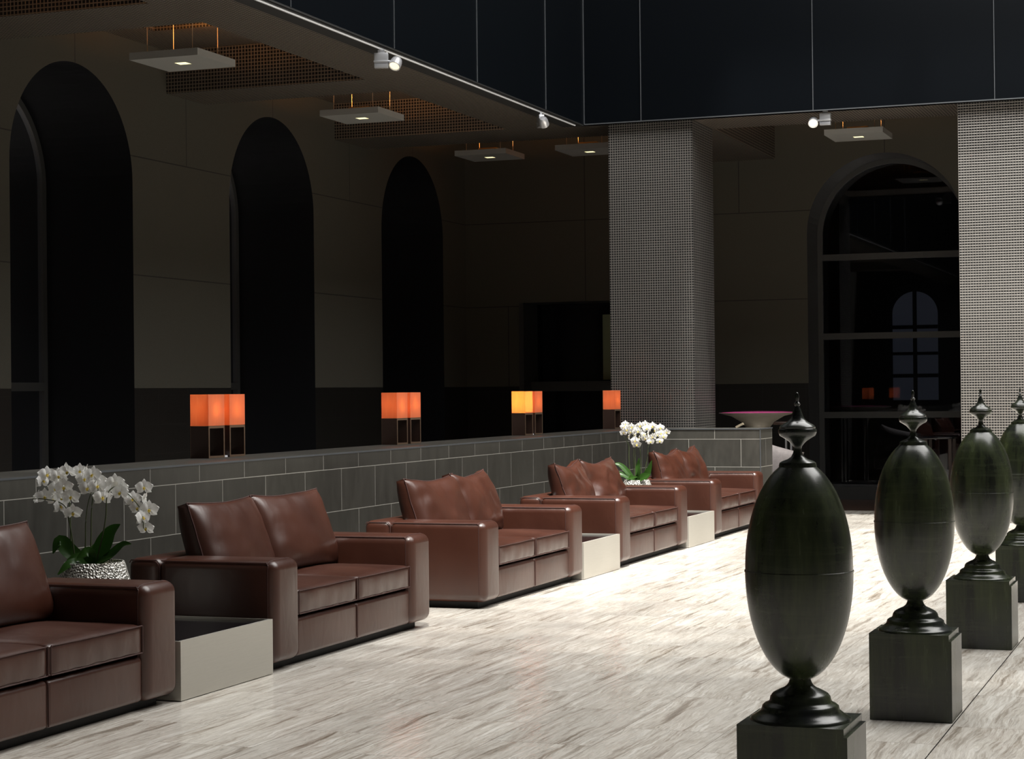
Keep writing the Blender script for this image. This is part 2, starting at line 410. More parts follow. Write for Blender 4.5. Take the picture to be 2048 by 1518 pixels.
# portal in the end wall
dr = bpy.data.objects.new('door_1', None); dr.location = (-8.25, 26.5, 0); col.objects.link(dr); structure(dr, 'dark doorway in the end wall behind the lamps')
bx('door_back', (-1.3, 1.3, .2, .24, 0, 2.77), 'black', dr)
bx('lintel', (-1.29, 1.3, -.2, .0, 1.5, 1.64), 'reveal_b', dr)
bx('side_panel', (-.23, .9, .12, .17, 1.66, 2.6), 'olive', dr, label='olive green panel')
bx('lower_panel', (-.14, .30, .12, .17, .02, 1.49), 'olive', dr, label='olive green lower panel')
bx('door_jamb', (-1.29, -1.22, -.5, .1, 0, 2.77), 'reveal_b', dr)

# ------------------------------------------------------------------ ceiling: wire mesh soffits, beams, coffers with wells
ZB, ZC, ZW = 4.64, 5.09, 5.46
bm = bmesh.new()
XE = 6.0
box(bm, -8.08, -7.10, -6, 26.0 if False else 22.69, ZB, 5.9)            # strip along the atrium edge
box(bm, -7.10, XE+4, 21.66, 22.69, ZB, 5.9)                           # strip across the back
beams = [(1.2, 2.06), (5.3, 6.16), (9.4, 10.26), (13.5, 14.36), (17.62, 18.43), (21.66, 22.69)]
for a, b in beams: box(bm, -10.35, -8.08, a, b, ZB, 5.9)
for a, b in ((-6.84, -5.79), (-2.80, -1.77), (1.25, 2.28), (5.3, 6.33)): box(bm, a, b, 22.69, 26, ZB, 5.9)
wells = []
def coffer(x0, x1, y0, y1, wx0, wx1, wy0, wy1):
    for d in ((x0, wx0, y0, y1), (wx1, x1, y0, y1), (wx0, wx1, y0, wy0), (wx0, wx1, wy1, y1)): box(bm, *d, ZC, ZW)
    box(bm, wx0, wx1, wy0, wy1, ZW, ZW+.1)
for (a, b) in zip([b for a, b in beams[:-1]], [a for a, b in beams[1:]]):
    m = (a+b)/2; coffer(-10.35, -8.08, a, b, -9.9, -8.5, m-.63, m+.63)
coffer(-10.35, -6.84, 22.69, 26, -9.9, -7.2, 23.5, 24.7)
for a, b in ((-5.79, -2.80), (-1.77, 1.25), (2.28, 5.3)): coffer(a, b, 22.69, 26, (a+b)/2-.7, (a+b)/2+.7, 23.5, 24.7)
structure(obj('ceiling', bm, 'soffit'), 'wire-mesh clad aisle ceiling with deep coffers')

# upper atrium walls of dark panels with thin joints
up_l = structure(bx('wall_upper_left', (-7.30, -7.09, -6, 21.66, 4.63, 12), 'fascia'), 'tall dark glossy panels above the side aisle')
up_b = structure(bx('wall_upper_back', (-7.30, 10.2, 21.62, 21.80, 4.64, 12), 'fascia'), 'tall dark glossy panels above the back aisle')
for y in (7.8, 9.87, 11.94, 14.03, 16.1, 18.17, 20.26): bx('joint_strip', (-7.092, -7.082, y-.0035, y+.0035, 4.63, 12), 'joint', up_l)
for x in (-7.085, -6.39, -4.37, -2.37, -.35, 1.67, 3.69, 5.7): bx('joint_strip', (x-.0035, x+.0035, 21.606, 21.62, 4.64, 12), 'joint', up_b)
structure(bx('trim_2', (-7.35, -7.09, -6, 21.6, 4.615, 4.63), 'blackm'), 'black shadow gap under the dark panels')
structure(bx('trim_3', (-7.085, 10.2, 21.606, 21.625, 4.628, 4.64), 'joint'), 'thin metal edge under the back panels')
structure(bx('trim_4', (-7.13, -7.10, -4, 21.35, 4.5985, 4.612), 'blackm'), 'black channel above the lighting track')
tag(bx('lighting_track', (-7.122, -7.106, -4, 21.35, 4.585, 4.5985), 'track'), 'thin bright aluminium lighting track under the soffit edge', 'lighting track')

# atrium roof: closed part, glazing beams
rf = structure(bx('ceiling_atrium', (-7.3, 10.2, -6.3, 6.5, 12.0, 12.2), 'roof'), 'atrium roof out of frame')
structure(bx('ceiling_atrium_end', (-7.3, 10.2, 19.5, 21.8, 12.0, 12.2), 'roof'), 'atrium roof end out of frame')
structure(bx('ceiling_atrium_side', (8.0, 10.2, 6.5, 19.5, 12.0, 12.2), 'roof'), 'atrium roof side out of frame')
y = 6.6; i = 0
while y < 19.4:
    w = max(.13, .50 - (y-6.6)*.085)  # beams widen toward the viewpoint, shaped to fade the sun patch
    structure(bx('trim_%d' % (10+i), (-7.3, 8.0, y, y+w, 12.0, 12.2), 'roof'), 'roof glazing beam out of frame'); y += .66; i += 1
for j, x in enumerate((-2.2, -.15, 1.9, 3.95, 6.0)):
    structure(bx('trim_%d' % (50+j), (x, x+.12, 6.5, 19.5, 12.2, 12.4), 'roof'), 'roof purlin out of frame')

structure(bx('ceiling_shade_bay', (-.1, 8.0, 6.5, 11.4, 12.42, 12.5), 'roof'), 'added unseen roof slab keeping sun off the urns')  # added unseen slab, blocks the sun over the urns
structure(bx('ceiling_shade_edge', (-7.3, -4.3, 6.5, 19.5, 12.42, 12.5), 'roof'), 'added unseen roof slab keeping sun off the counter')  # added unseen slab, sets where the sun patch ends on the left
structure(bx('ceiling_back_cover', (-12.4, 12, 26.0, 31.7, 6.0, 6.1), 'roof'), 'added unseen cover keeping sun out of the room beyond the glass')  # added to block sun and daylight behind the end window
structure(bx('ceiling_side_cover', (-12.4, -10.35, -6, 26.0, 6.0, 6.1), 'roof'), 'added unseen cover keeping sun out beyond the arched windows')  # added to block the sun behind the side arches
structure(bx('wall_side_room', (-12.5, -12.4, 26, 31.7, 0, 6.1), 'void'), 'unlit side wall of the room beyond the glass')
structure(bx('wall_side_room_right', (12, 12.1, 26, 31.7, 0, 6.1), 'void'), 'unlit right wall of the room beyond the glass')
structure(bx('floor_back_room', (-12.4, 12, 27.5, 31.7, -.2, 0), 'brownfloor'), 'dark floor of the room beyond the glass')
# columns and counter
for x, lab in ((-6.84, 'square column clad in wire mesh behind the lamps and stone counter'), (-2.79, 'brightly sunlit square mesh-clad column at the right edge'), (1.26, 'mesh-clad column out of frame to the right'), (5.3, 'far right mesh-clad column out of frame')):
    tag(bx('column', (x, x+1.02, 21.77, 22.71, 0, ZB), 'mesh'), lab, 'column')
ct = thing('stone_counter', (-6.46, 10, 0), 'long grey stone-tiled counter running behind the sofas', 'counter')
bm = bmesh.new(); box(bm, -6.77, -6.17, -5, 21.7, 0, 1.06); o = obj('counter_body', bm, 'tile', ct); o.location = (6.46, -10, 0)
bm = bmesh.new(); box(bm, -6.171, -4.90, 21.1, 21.7, 0, 1.06); o = obj('counter_return', bm, 'tile', ct); o.location = (6.46, -10, 0)
o = bx('edge_trim', (-6.176, -6.168, -5, 21.095, 1.052, 1.064), 'joint', ct); o.location = (6.46, -10, 0)
bm = bmesh.new(); box(bm, -6.17, -4.895, 21.093, 21.1, 1.052, 1.064); box(bm, -4.903, -4.895, 21.093, 21.1, 0, 1.06); box(bm, -4.9, -4.894, 21.1, 21.7, 1.052, 1.064)
o = obj('edge_trim', bm, 'joint', ct); o.location = (6.46, -10, 0)

# ------------------------------------------------------------------ sofas
def fbm(p, s, seed): return noise.noise(Vector((p[0]*s+seed*7.3, p[1]*s-seed*3.1, p[2]*s+seed*1.7)))

def cushion_bm(x0, x1, y0, y1, z0, z1, seed, crown=.018, r=.022, n=22):
    bm = bmesh.new(); box(bm, x0, x1, y0, y1, z0, z1)
    bmesh.ops.subdivide_edges(bm, edges=bm.edges[:], cuts=n, use_grid_fill=True)
    cx, cyy = (x0+x1)/2, (y0+y1)/2; hx, hy, hz = (x1-x0)/2, (y1-y0)/2, (z1-z0)/2; cz = (z0+z1)/2
    for v in bm.verts:
        q = Vector(v.co); u, w, t = (q.x-cx)/hx, (q.y-cyy)/hy, (q.z-cz)/hz
        cl = Vector((max(-hx+r, min(hx-r, q.x-cx)), max(-hy+r, min(hy-r, q.y-cyy)), max(-hz+r, min(hz-r, q.z-cz))))
        d = Vector((q.x-cx, q.y-cyy, q.z-cz)) - cl
        if d.length > 1e-6: q = Vector((cx, cyy, cz)) + cl + d.normalized()*r
        if t > .2: q.z += crown*(1-u*u)*(1-w*w)*1.2
        if abs(u) > .98: q.x += math.copysign(.008, u)*(1-t*t)*(1-w**6)
        q += Vector((fbm(q, 9, seed), fbm(q, 9, seed+5), fbm(q, 9, seed+9)))*.0022
        # pinch wrinkles on the front face
        if u > .9: q.x += .0025*math.sin(q.y*46+5*fbm(q, 4, seed))*(.5-.5*t)
        v.co = q
    return bm

def pillow_bm(seed, crumple, w=.84, h=.50, th=.20, n=26):
    """loose back cushion in local axes: y width, z height, x thickness; knife edges, pulled corners"""
    bm = bmesh.new(); g = {}
    for s in (-1, 1):
        for i in range(n+1):
            for j in range(n+1):
                a, b = i/n*2-1, j/n*2-1
                edge = i in (0, n) or j in (0, n)
                if edge and s == 1 and (i, j, -1) in g and False: continue
                prof = ((1-abs(a)**3.2)*(1-abs(b)**3.2))**.5
                kp = .012+.022*crumple; pin = 1 - kp*(1-abs(a)**2)*abs(b)**4; pin2 = 1 - kp*(1-abs(b)**2)*abs(a)**4
                y, z = a*w/2*pin2, b*h/2*pin
                sag = -.022*crumple*(1-a*a)*(b+1)
                z += sag
                x = s*(th*.5*prof*(1.0-.22*b) + .032)
                if edge: x = s*.030
                p = Vector((x, y, z)); q = Vector((0, y, z))
                cr = (fbm(q, 5.5, seed)*.020 + fbm(q, 12, seed+3)*.009)*crumple*(1 if prof > .05 else .6)
                rad = math.sin(10*math.atan2(b+.15, a)+seed)*.006*crumple*(abs(a)**3+abs(b)**3)*prof
                p.x += cr*s*.7 + rad*s + cr*.5; p.y += fbm(q, 4, seed+8)*.014*crumple; p.z += fbm(q, 4, seed+12)*.016*crumple
                g[i, j, s] = bm.verts.new(p)
        for i in range(n):
            for j in range(n):
                f = (g[i, j, s], g[i+1, j, s], g[i+1, j+1, s], g[i, j+1, s]); bm.faces.new(f if s == 1 else f[::-1])
    rim = [(i, 0) for i in range(n)] + [(n, j) for j in range(n)] + [(i, n) for i in range(n, 0, -1)] + [(0, j) for j in range(n, 0, -1)]
    for A, B in zip(rim, rim[1:]+rim[:1]): bm.faces.new((g[(*A, -1)], g[(*B, -1)], g[(*B, 1)], g[(*A, 1)]))
    seam = [g[(*A, 1)].co.copy() + Vector((.002, 0, 0)) for A in rim+rim[:1]]
    bmesh.ops.recalc_face_normals(bm, faces=bm.faces)
    return bm, seam

L_ = 2.16
def make_sofa():
    t = thing('sofa', (-5.29, 0, 0), 'x', 'sofa', 'burgundy leather sofas in a row along the stone counter')
    # local: x from -.45 (back) to .47 (front), y from -L/2 to L/2
    h = L_/2
    for s in (-1, 1):
        y0, y1 = (-h, -h+.30) if s < 0 else (h-.30, h)
        bm = bmesh.new(); box(bm, -.26, .47, y0, y1, .045, .60)
        bmesh.ops.subdivide_edges(bm, edges=bm.edges[:], cuts=3, use_grid_fill=True)
        bm2 = bmesh.new(); box(bm2, -.26, .47, y0, y1, .045, .60, r=.054, seg=6); bm.free()
        a = obj('armrest', bm2, 'leather', t, True)
        sm = bmesh.new()
        xs = .428
        for yy, sg in ((y0, -1), (y1, 1)):
            tube(sm, [(-.24, yy - sg*.013, .588), (.30, yy - sg*.013, .588), (xs-.02, yy - sg*.013, .588), (xs-.008, yy - sg*.007, .577), (xs-.008, yy - sg*.001, .54), (xs-.008, yy - sg*.001, .30), (xs-.008, yy-sg*.001, .10)], .0034, 6)
        xs -= .012; tube(sm, [(xs, y0+.010, .584), (xs, y0+.024, .594), (xs, y0+.06, .600), (xs, y1-.06, .600), (xs, y1-.024, .594), (xs, y1-.010, .584)], .0034, 6)
        obj('piping', sm, 'seam', a, True)
    bm = bmesh.new(); box(bm, -.45, -.245, -h, h, .045, .602, r=.05, seg=5)
    br = obj('back_rail', bm, 'leather', t, True)
    for yy in (-h+.012, h-.012):
        sm = bmesh.new(); tube(sm, [(-.44, yy, .575), (-.43, yy, .590), (-.27, yy, .590), (-.25, yy, .57), (-.248, yy, .3)], .0034, 6)
        obj('piping', sm, 'seam', br, True)
    bm = bmesh.new(); box(bm, -.25, .445, -h+.30, 0, .05, .262, r=.022, seg=4); box(bm, -.25, .445, 0, h-.30, .05, .262, r=.022, seg=4)
    sb = obj('seat_base', bm, 'leather', t, True)
    bm = bmesh.new(); tube(bm, [(.440, 0, .255), (.446, 0, .235), (.446, 0, .06)], .003, 6); obj('piping', bm, 'seam', sb, True)
    for s in (-1, 1):
        y0, y1 = (-h+.302, -.003) if s < 0 else (.003, h-.302)
        c = obj('seat_cushion', cushion_bm(-.24, .45, y0, y1, .272, .418, 3+s), 'leather', t, True)
        bm = bmesh.new()
        for zz in (.283, .411): tube(bm, [(.452, y0+.012, zz), (.456, (y0+y1)/2, zz), (.452, y1-.012, zz)], .0032, 6)
        for yy in (y0+.009, y1-.009): tube(bm, [(.452, yy, .283), (.453, yy, .411)], .0032, 6)
        obj('piping', bm, 'seam', c, True)
    bx('shadow_gap_block', (-.38, .38, -h+.07, h-.07, 0, .05), 'blackm', t)  # black block painted in for the shadow gap under the sofa
    for s in (-1, 1):
        p = obj('back_cushion', bmesh.new(), 'leather', t, True)
        q = obj('piping', bmesh.new(), 'seam', p, True)
    return t

def set_pillows(sofa, seed, crumple, dy=(0, 0), lean=(.50, .50), rz=(0, 0)):
    ps = sorted([c for c in sofa.children if c.name.startswith('back_cushion')], key=lambda c: c.name)
    for i, p in enumerate(ps):
        bm, seam = pillow_bm(seed+i*11, crumple)
        me = bpy.data.meshes.new('back_cushion'); bm.to_mesh(me); bm.free(); me.materials.append(M['leather'])
        me.polygons.foreach_set('use_smooth', [True]*len(me.polygons)); me.set_sharp_from_angle(angle=math.radians(60)); p.data = me
        sm = bmesh.new(); tube(sm, seam, .0045, 6, False)
        m2 = bpy.data.meshes.new('piping'); sm.to_mesh(m2); sm.free(); m2.materials.append(M['seam']); m2.polygons.foreach_set('use_smooth', [True]*len(m2.polygons))
        p.children[0].data = m2
        s = -1 if i == 0 else 1
        p.location = (-.185, s*.415+dy[i], .648 - .012*crumple); p.rotation_euler = (0, -lean[i]*.62, rz[i])

S = make_sofa()
labs = ['burgundy leather sofa cut by the left edge, nearest the camera',
        'burgundy leather sofa just right of the large orchid, with smooth cushions',
        'middle burgundy leather sofa of the row, with no side table before it',
        'reddish sunlit leather sofa with crumpled cushions before the far orchid',
        'farthest leather sofa, sunlit, against the counter return']
ys = [7.20, 10.38, 13.50, 16.665, 19.84]
sofas = [S] + [copy_tree(S) for _ in range(4)]
for i, (o, y, l) in enumerate(zip(sofas, ys, labs)):
    o.location = (-5.29, y, 0); o['label'] = l
    set_pillows(o, 2+i*5, [.3, .35, .7, 1.15, 1.1][i], dy=[(0, 0), (.0, -.02), (.0, -.06), (-.02, -.03), (0, -.02)][i], rz=[(0, 0), (.05, -.03), (-.04, .06), (.08, -.05), (0, .03)][i])

# side tables between sofas
def make_table():
    t = thing('side_table', (-5.27, 0, 0), 'x', 'side table', 'low steel side tables between the sofas')
    w = .485
    bm = bmesh.new()
    box(bm, .425, .445, -w, w, 0.004, .295); box(bm, -.85, -.835, -w, w, 0.004, .295); box(bm, -.835, .425, -w, -w+.012, 0.004, .295); box(bm, -.835, .425, w-.012, w, 0.004, .295)
    obj('frame', bm, 'steel', t, label='brushed steel surround')
    bx('top', (-.835, .425, -w+.012, w-.012, .27, .283), 'black', t, label='recessed black glass top')
    return t
T = make_table()
for i, (y, l) in enumerate([(8.785, 'low steel-fronted side table nearest the camera, under the large orchid'), (15.075, 'low steel-fronted side table with an empty black top, in the middle of the row'), (18.25, 'farthest low steel-fronted side table, under the small bright orchid')]):
    o = T if i == 0 else copy_tree(T); o.location = (-5.27, y, 0); o['label'] = l

# ------------------------------------------------------------------ table lamps on the counter
def make_lamp():
    t = thing('table_lamp', (0, 0, 1.06), 'x', 'lamp', 'orange table lamps on the stone counter')
    hx, hy = .07, .113
    bm = bmesh.new()
    box(bm, -hx, hx, -hy, -hy+.01, 0, .222); box(bm, -hx, hx, hy-.01, hy, 0, .222); box(bm, -hx, hx, -hy+.01, hy-.01, 0, .012); box(bm, -hx, hx, -hy+.01, hy-.01, .21, .222)
    b = obj('base', bm, 'darkwood', t)
    bm = bmesh.new()
    for x in (-hx, hx):
        a, c = (x-.001, x+.002) if x > 0 else (x-.002, x+.001)
        box(bm, a, c, -hy, -hy+.014, 0, .222); box(bm, a, c, hy-.014, hy, 0, .222); box(bm, a, c, -hy+.014, hy-.014, 0, .014); box(bm, a, c, -hy+.014, hy-.014, .206, .222)
        obj('frame_edge', bm, 'bronze', b, label='bronze edging of the open base'); bm = bmesh.new()
    bm = bmesh.new(); s = .001
    V = lambda x, y, z: bm.verts.new((x, y, z))
    ring = [(-hx-s, -hy-s), (hx+s, -hy-s), (hx+s, hy+s), (-hx-s, hy+s)]
    for (x0, y0), (x1, y1) in zip(ring, ring[1:]+ring[:1]): bm.faces.new((V(x0, y0, .224), V(x1, y1, .224), V(x1, y1, .442), V(x0, y0, .442)))
    obj('shade', bm, 'shade', t)
    bm = bmesh.new(); bmesh.ops.create_uvsphere(bm, u_segments=12, v_segments=8, radius=.022); obj('bulb', bm, 'bulb', t, True, loc=(0, 0, .325))
    bx('bulb_holder', (-.012, .012, -.012, .012, .222, .31), 'blackm', t)
    return t
LP = make_lamp()
ll = [(11.905, 'nearer orange box lamp of the pair closest to the camera'), (12.205, 'farther orange box lamp of the pair closest to the camera'),
      (15.128, 'nearer orange box lamp of the middle pair'), (15.415, 'farther orange box lamp of the middle pair'),
      (18.305, 'glowing yellow box lamp, nearer of the pair left of the mesh column'), (18.60, 'farther orange box lamp beside the glowing yellow one'),
      (21.316, 'single orange box lamp in front of the mesh column')]
for i, (y, l) in enumerate(ll):
    o = LP if i == 0 else copy_tree(LP); o.location = (-6.69, y, 1.061); o['label'] = l
    yl = i == 4
    light('lamp_bulb_light', 'POINT', (0, 0, .325), 22. if yl else .9, (1., .80, .20) if yl else (1., .55, .28), o, shadow_soft_size=.025)
for y, lab in ((12.055, 'small white plug between the nearest pair of lamps'), (18.45, 'small white plug between the yellow and orange lamps')):
    bm = bmesh.new(); box(bm, -.03, .03, -.025, .025, 0, .012); box(bm, -.02, .01, -.018, .018, .012, .026, r=.003)
    tag(obj('cable_plug', bm, 'white', loc=(-6.66, y, 1.061)), lab, 'plug')

# ------------------------------------------------------------------ pendant panel lights
def make_pendant():
    t = thing('pendant_light', (0, 0, 4.62), 'x', 'pendant light', 'flat square pendant lights in the ceiling bays')
    h = .36
    bm = bmesh.new(); g = .062
    for d in ((-h, -g, -h, h), (g, h, -h, h), (-g, g, -h, -g), (-g, g, g, h)): box(bm, *d, 0, .068)
    obj('panel', bm, 'grey', t, label='matt grey square panel')
    bx('diffuser', (-g, g, -g, g, .003, .010), 'glow', t, label='small glowing square diffuser')
    bx('driver_box', (-.13, .13, -.10, .10, .068, .12), 'brass', t, r=.004)
    for x in (-.24, .24):
        for y in (-.24, .24):
            bm = bmesh.new(); tube(bm, [(x, y, .066), (x, y, ZW-4.62)], .0035, 6); obj('cable', bm, 'cable', t)
    return t
PD = make_pendant()
for i, (x, y, l) in enumerate([(-9.2, 15.97, 'square pendant light nearest the camera at the top left'), (-9.2, 19.98, 'square pendant light second along the side aisle'), (-9.2, 24.02, 'square pendant light in the far corner bay, left of the half-hidden one'),
                              (-7.8, 24.02, 'square pendant light half hidden by the mesh column'), (-4.29, 24.02, 'square pendant light above the arched end window'), (-9.2, 11.88, 'square pendant light out of frame over the side aisle')]):
    o = PD if i == 0 else copy_tree(PD); o.location = (x, y, 4.62); o['label'] = l
    a = light('uplight', 'AREA', (0, .16, .16), [13, 9, 4, 4, 1., 8][i], (1., .42, .12), o, shape='SQUARE', size=.16); a.rotation_euler = (math.pi, 0, 0)

# ------------------------------------------------------------------ track spotlights
def spot(name, loc, rz, aim, label):
    t = thing(name, loc, label, 'spotlight', 'silver track spotlights', rz)
    bx('stem', (-.03, .03, -.012, .012, -.03, .0), 'alu', t)
    bm = bmesh.new(); box(bm, -.062, .062, -.03, .03, -.135, -.03, r=.004); box(bm, -.067, .067, -.036, .036, -.115, -.10, r=.003)
    box(bm, -.062, .062, -.03, .03, -.165, -.12, r=.004)
    obj('driver_housing', bm, 'alu', t, True)
    bm = bmesh.new(); tube(bm, [(.06, 0, -.105), (.10, 0, -.105)], .012, 10); obj('pivot', bm, 'alu', t, True)
    bm = bmesh.new(); prof = [(0, .05), (.03, .045), (.046, .025), (.053, 0), (.055, -.04), (.055, -.06), (.047, -.06), (.047, -.048)]
    lathe(bm, prof, 32, False); hd = obj('lamp_head', bm, 'alu', t, True, loc=(.135, 0, -.112))
    hd.rotation_euler = aim
    bm = bmesh.new(); lathe(bm, [(0, -.050), (.046, -.050)], 32, False); obj('lens', bm, 'lens', hd, True, label='warm glowing lens')
spot('track_spotlight', (-7.114, 15.87, 4.584), math.radians(18), (math.radians(-38), math.radians(18), 0), 'silver track spotlight nearest the camera, with round head to its right')
spot('track_spotlight', (-7.114, 20.15, 4.584), math.radians(-58), (math.radians(20), math.radians(50), 0), 'silver track spotlight near the inner corner of the dark panels')
spot('track_spotlight', (-4.25, 21.70, 4.639), math.radians(180), (math.radians(55), math.radians(10), 0), 'silver track spotlight under the back panels, head on its left')

# ------------------------------------------------------------------ urns on pedestals
def zpx(y): return 1.488 - (y-783)/595.6
def make_urn():
    t = thing('urn', (0, 0, .391), 'x', 'urn', 'dark green finial-topped urns on pedestals')
    z = lambda y: zpx(y) - .391; r = lambda h: h/597.
    foot = [(101, 1442), (101, 1436), (98, 1431), (91, 1428), (85, 1423), (79, 1418), (77, 1413), (76, 1409), (71, 1405), (64, 1402), (61.5, 1398), (60, 1391), (55, 1384.5), (47, 1380), (41, 1377), (32, 1373), (26, 1368), (23, 1363), (21, 1357), (20, 1354)]
    bm = bmesh.new(); lathe(bm, [(r(h), max(z(y), 0)) for h, y in foot], 72); obj('foot', bm, 'patina', t, True)
    pr = []
    for i in range(23):
        a = i/22; yy = 1357 - a*(1357-1142); tt = (yy-1142)/219.; pr.append((107.8*math.sqrt(max(0, 1-tt*tt)), yy))
    pr += [(108.9, 1142.), (108.9, 1139.), (107.3, 1138.)]
    for i in range(1, 22):
        yy = 1138 - i/21*(1138-932); tt = (1138-yy)/221.; pr.append((107.3*(1-abs(tt)**2.12)**.54, yy))
    bm = bmesh.new(); lathe(bm, [(r(h), z(y)) for h, y in pr], 96); obj('body', bm, 'patina', t, True)
    fin = [(38, 933), (37.5, 928), (36, 924), (31, 921), (20, 917), (13, 912), (9, 904), (7.5, 896), (9, 891), (13, 886), (18, 881), (26, 875.5), (35.5, 870), (38, 864), (38.4, 860), (37, 857), (35.5, 855.5), (36, 853), (33, 849), (22, 843), (20.5, 842), (15, 837), (11, 829), (8.5, 820), (6, 814), (4.5, 811), (6.2, 808), (6.4, 805.5), (4, 803), (2.8, 801), (3.6, 797), (4.2, 792), (3.6, 787), (2, 784), (0, 783)]
    bm = bmesh.new(); lathe(bm, [(r(h), z(y)) for h, y in fin], 64); obj('finial', bm, 'patina', t, True)
    return t
def make_pedestal():
    t = thing('pedestal', (0, 0, 0), 'x', 'pedestal', 'dark green square pedestals under the urns')
    bx('block', (-.1835, .1835, -.1725, .1725, .002, .364), 'patina', t)
    bx('cap', (-.1835, .172, -.1725, .160, .364, .391), 'patina', t)
    return t
U = make_urn(); PE = make_pedestal()
un = ['largest dark urn in the foreground, nearest the camera', 'dark green urn on a pedestal, second from the camera', 'bluish-green urn in front of the sunlit mesh column, third from the camera', 'paler green urn cut by the right edge, farthest away']
pn = ['dark pedestal cut by the bottom edge under the nearest urn', 'dark green pedestal standing whole on the floor under the second urn', 'dark green pedestal under the third urn', 'pedestal cut by the right edge under the farthest urn']
for i, (y, dx) in enumerate([(6.262, 0), (8.765, 0), (11.29, 0), (13.80, -.03)]):
    u = U if i == 0 else copy_tree(U); p = PE if i == 0 else copy_tree(PE)
    p.location = (-1.3615, y+.1725, 0); u.location = (-1.365+.004*i+dx, y+.165, .3915); u['label'] = un[i]; p['label'] = pn[i]
    u.rotation_euler.z = i*1.3

# ------------------------------------------------------------------ orchids
def petal(bm, ang, length, width, cup, zoff, base=.004):
    n, m = 7, 4; g = []
    d = Vector((math.cos(ang), math.sin(ang), 0)); s = Vector((-d.y, d.x, 0))
    for i in range(n+1):
        t = i/n; w = width*math.sin(math.pi*min(1, t*.96+.04)**.8)*.5 + .0006
        row = []
        for j in range(-m//2, m//2+1):
            k = j/(m/2)
            row.append(bm.verts.new(d*(base+t*length) + s*(k*w) + Vector((0, 0, zoff + cup*t*t - .25*width*k*k*.35 + .002*math.sin(t*7+k*3)))))
        g.append(row)
    for a, b in zip(g, g[1:]):
        for j in range(len(a)-1): bm.faces.new((a[j], a[j+1], b[j+1], b[j]))
bm = bmesh.new()
for a in (90, 215, 325): petal(bm, math.radians(a), .034, .025, -.004, -.002)
for a in (12, 168): petal(bm, math.radians(a), .037, .044, .004, .002)
tmp = obj('flower', bm, 'petal', smooth=True); FM = tmp.data; bpy.data.objects.remove(tmp)
bm = bmesh.new()
for a, l in ((270, .016), (235, .010), (305, .010)): petal(bm, math.radians(a), l, .010, .008, .004, .001)
bmesh.ops.create_uvsphere(bm, u_segments=8, v_segments=6, radius=.0035, matrix=Matrix.Translation((0, .001, .006)))
tmp = obj('flower_lip', bm, 'lip', smooth=True); LM = tmp.data; bpy.data.objects.remove(tmp)

def leaf_mesh(pts, width, fold=.25):
    bm = bmesh.new(); P = smoothpath(pts, 5); rows = []; n = len(P)-1
    for i, p in enumerate(P):
        t = (P[min(i+1, n)]-P[max(i-1, 0)]).normalized(); s = t.cross(Vector((.3, -.75, .55))); s = s.normalized() if s.length > .05 else Vector((0, 1, 0)); nrm = s.cross(t)
        f = i/n; w = width*.5*(math.sin(math.pi*(f**.75)*.94+.17)**.8 if f < 1 else .05); w = max(w, .003)
        rows.append([bm.verts.new(p + s*(k*w) + nrm*(fold*w*abs(k))) for k in (-1, -.5, 0, .5, 1)])
    for a, b in zip(rows, rows[1:]):
        for j in range(4): bm.faces.new((a[j], a[j+1], b[j+1], b[j]))
    bmesh.ops.solidify(bm, geom=bm.faces[:], thickness=.002)
    return bm

def orchid(loc, label, rim, base_r, height, stems, flowers, leaves, fs, seed, yaw):
    rnd = random.Random(seed)
    t = thing('potted_orchid', loc, label, 'potted plant')
    bm = bmesh.new()
    prof = [(base_r*.9, 0), (base_r, .02), (base_r*1.02, height*.2), (base_r*.99, height*.45), (base_r*.86, height*.72), (rim*1.04, height*.96), (rim, height), (rim-.008, height), (rim-.012, height-.03), (0, height-.03)]
    lathe(bm, prof, 72); obj('pot', bm, 'pot', t, True, label='hammered silver pot')
    bm = bmesh.new(); lathe(bm, [(0, height-.006), (rim*.5, height-.01), (rim-.013, height-.026)], 24, False); obj('moss', bm, 'moss', t, True)
    def y_of(x, z): return rnd.uniform(-.02, .02)
    for st in stems:
        y0 = rnd.uniform(-.05, .05)
        pts = smoothpath([(x, y0 + (.0 if i < 2 else rnd.uniform(-.01, .01)), z) for i, (x, z) in enumerate(st)], 6)
        bm = bmesh.new(); n = len(pts)
        tube(bm, pts, [.0042 - .0022*i/n for i in range(n)], 7); obj('stem', bm, 'stem', t, True)
    for (x, z) in flowers:
        y = rnd.uniform(-.05, .045)
        f = bpy.data.objects.new('flower', FM); f.parent = t; col.objects.link(f); f.location = (x, y, z)
        d = Vector((.35 + rnd.uniform(-.45, .45) + x*.6, -1., rnd.uniform(-.35, .2)))
        if rnd.random() < .2: d = Vector((rnd.choice((-1, 1))*1., -.35, .1))
        q = d.to_track_quat('Z', 'Y'); f.rotation_mode = 'QUATERNION'
        f.rotation_quaternion = q @ Vector((0, 0, 1)).rotation_difference(Vector((rnd.uniform(-.15, .15), rnd.uniform(-.15, .15), 1)))
        s = fs*rnd.uniform(.9, 1.12); f.scale = (s, s, s)
        l = bpy.data.objects.new('flower_lip', LM); l.parent = f; l.scale = (.75, .75, .9); col.objects.link(l)
    for pts, w in leaves: obj('leaf', leaf_mesh(pts, w), 'leaf', t, True)
    return t

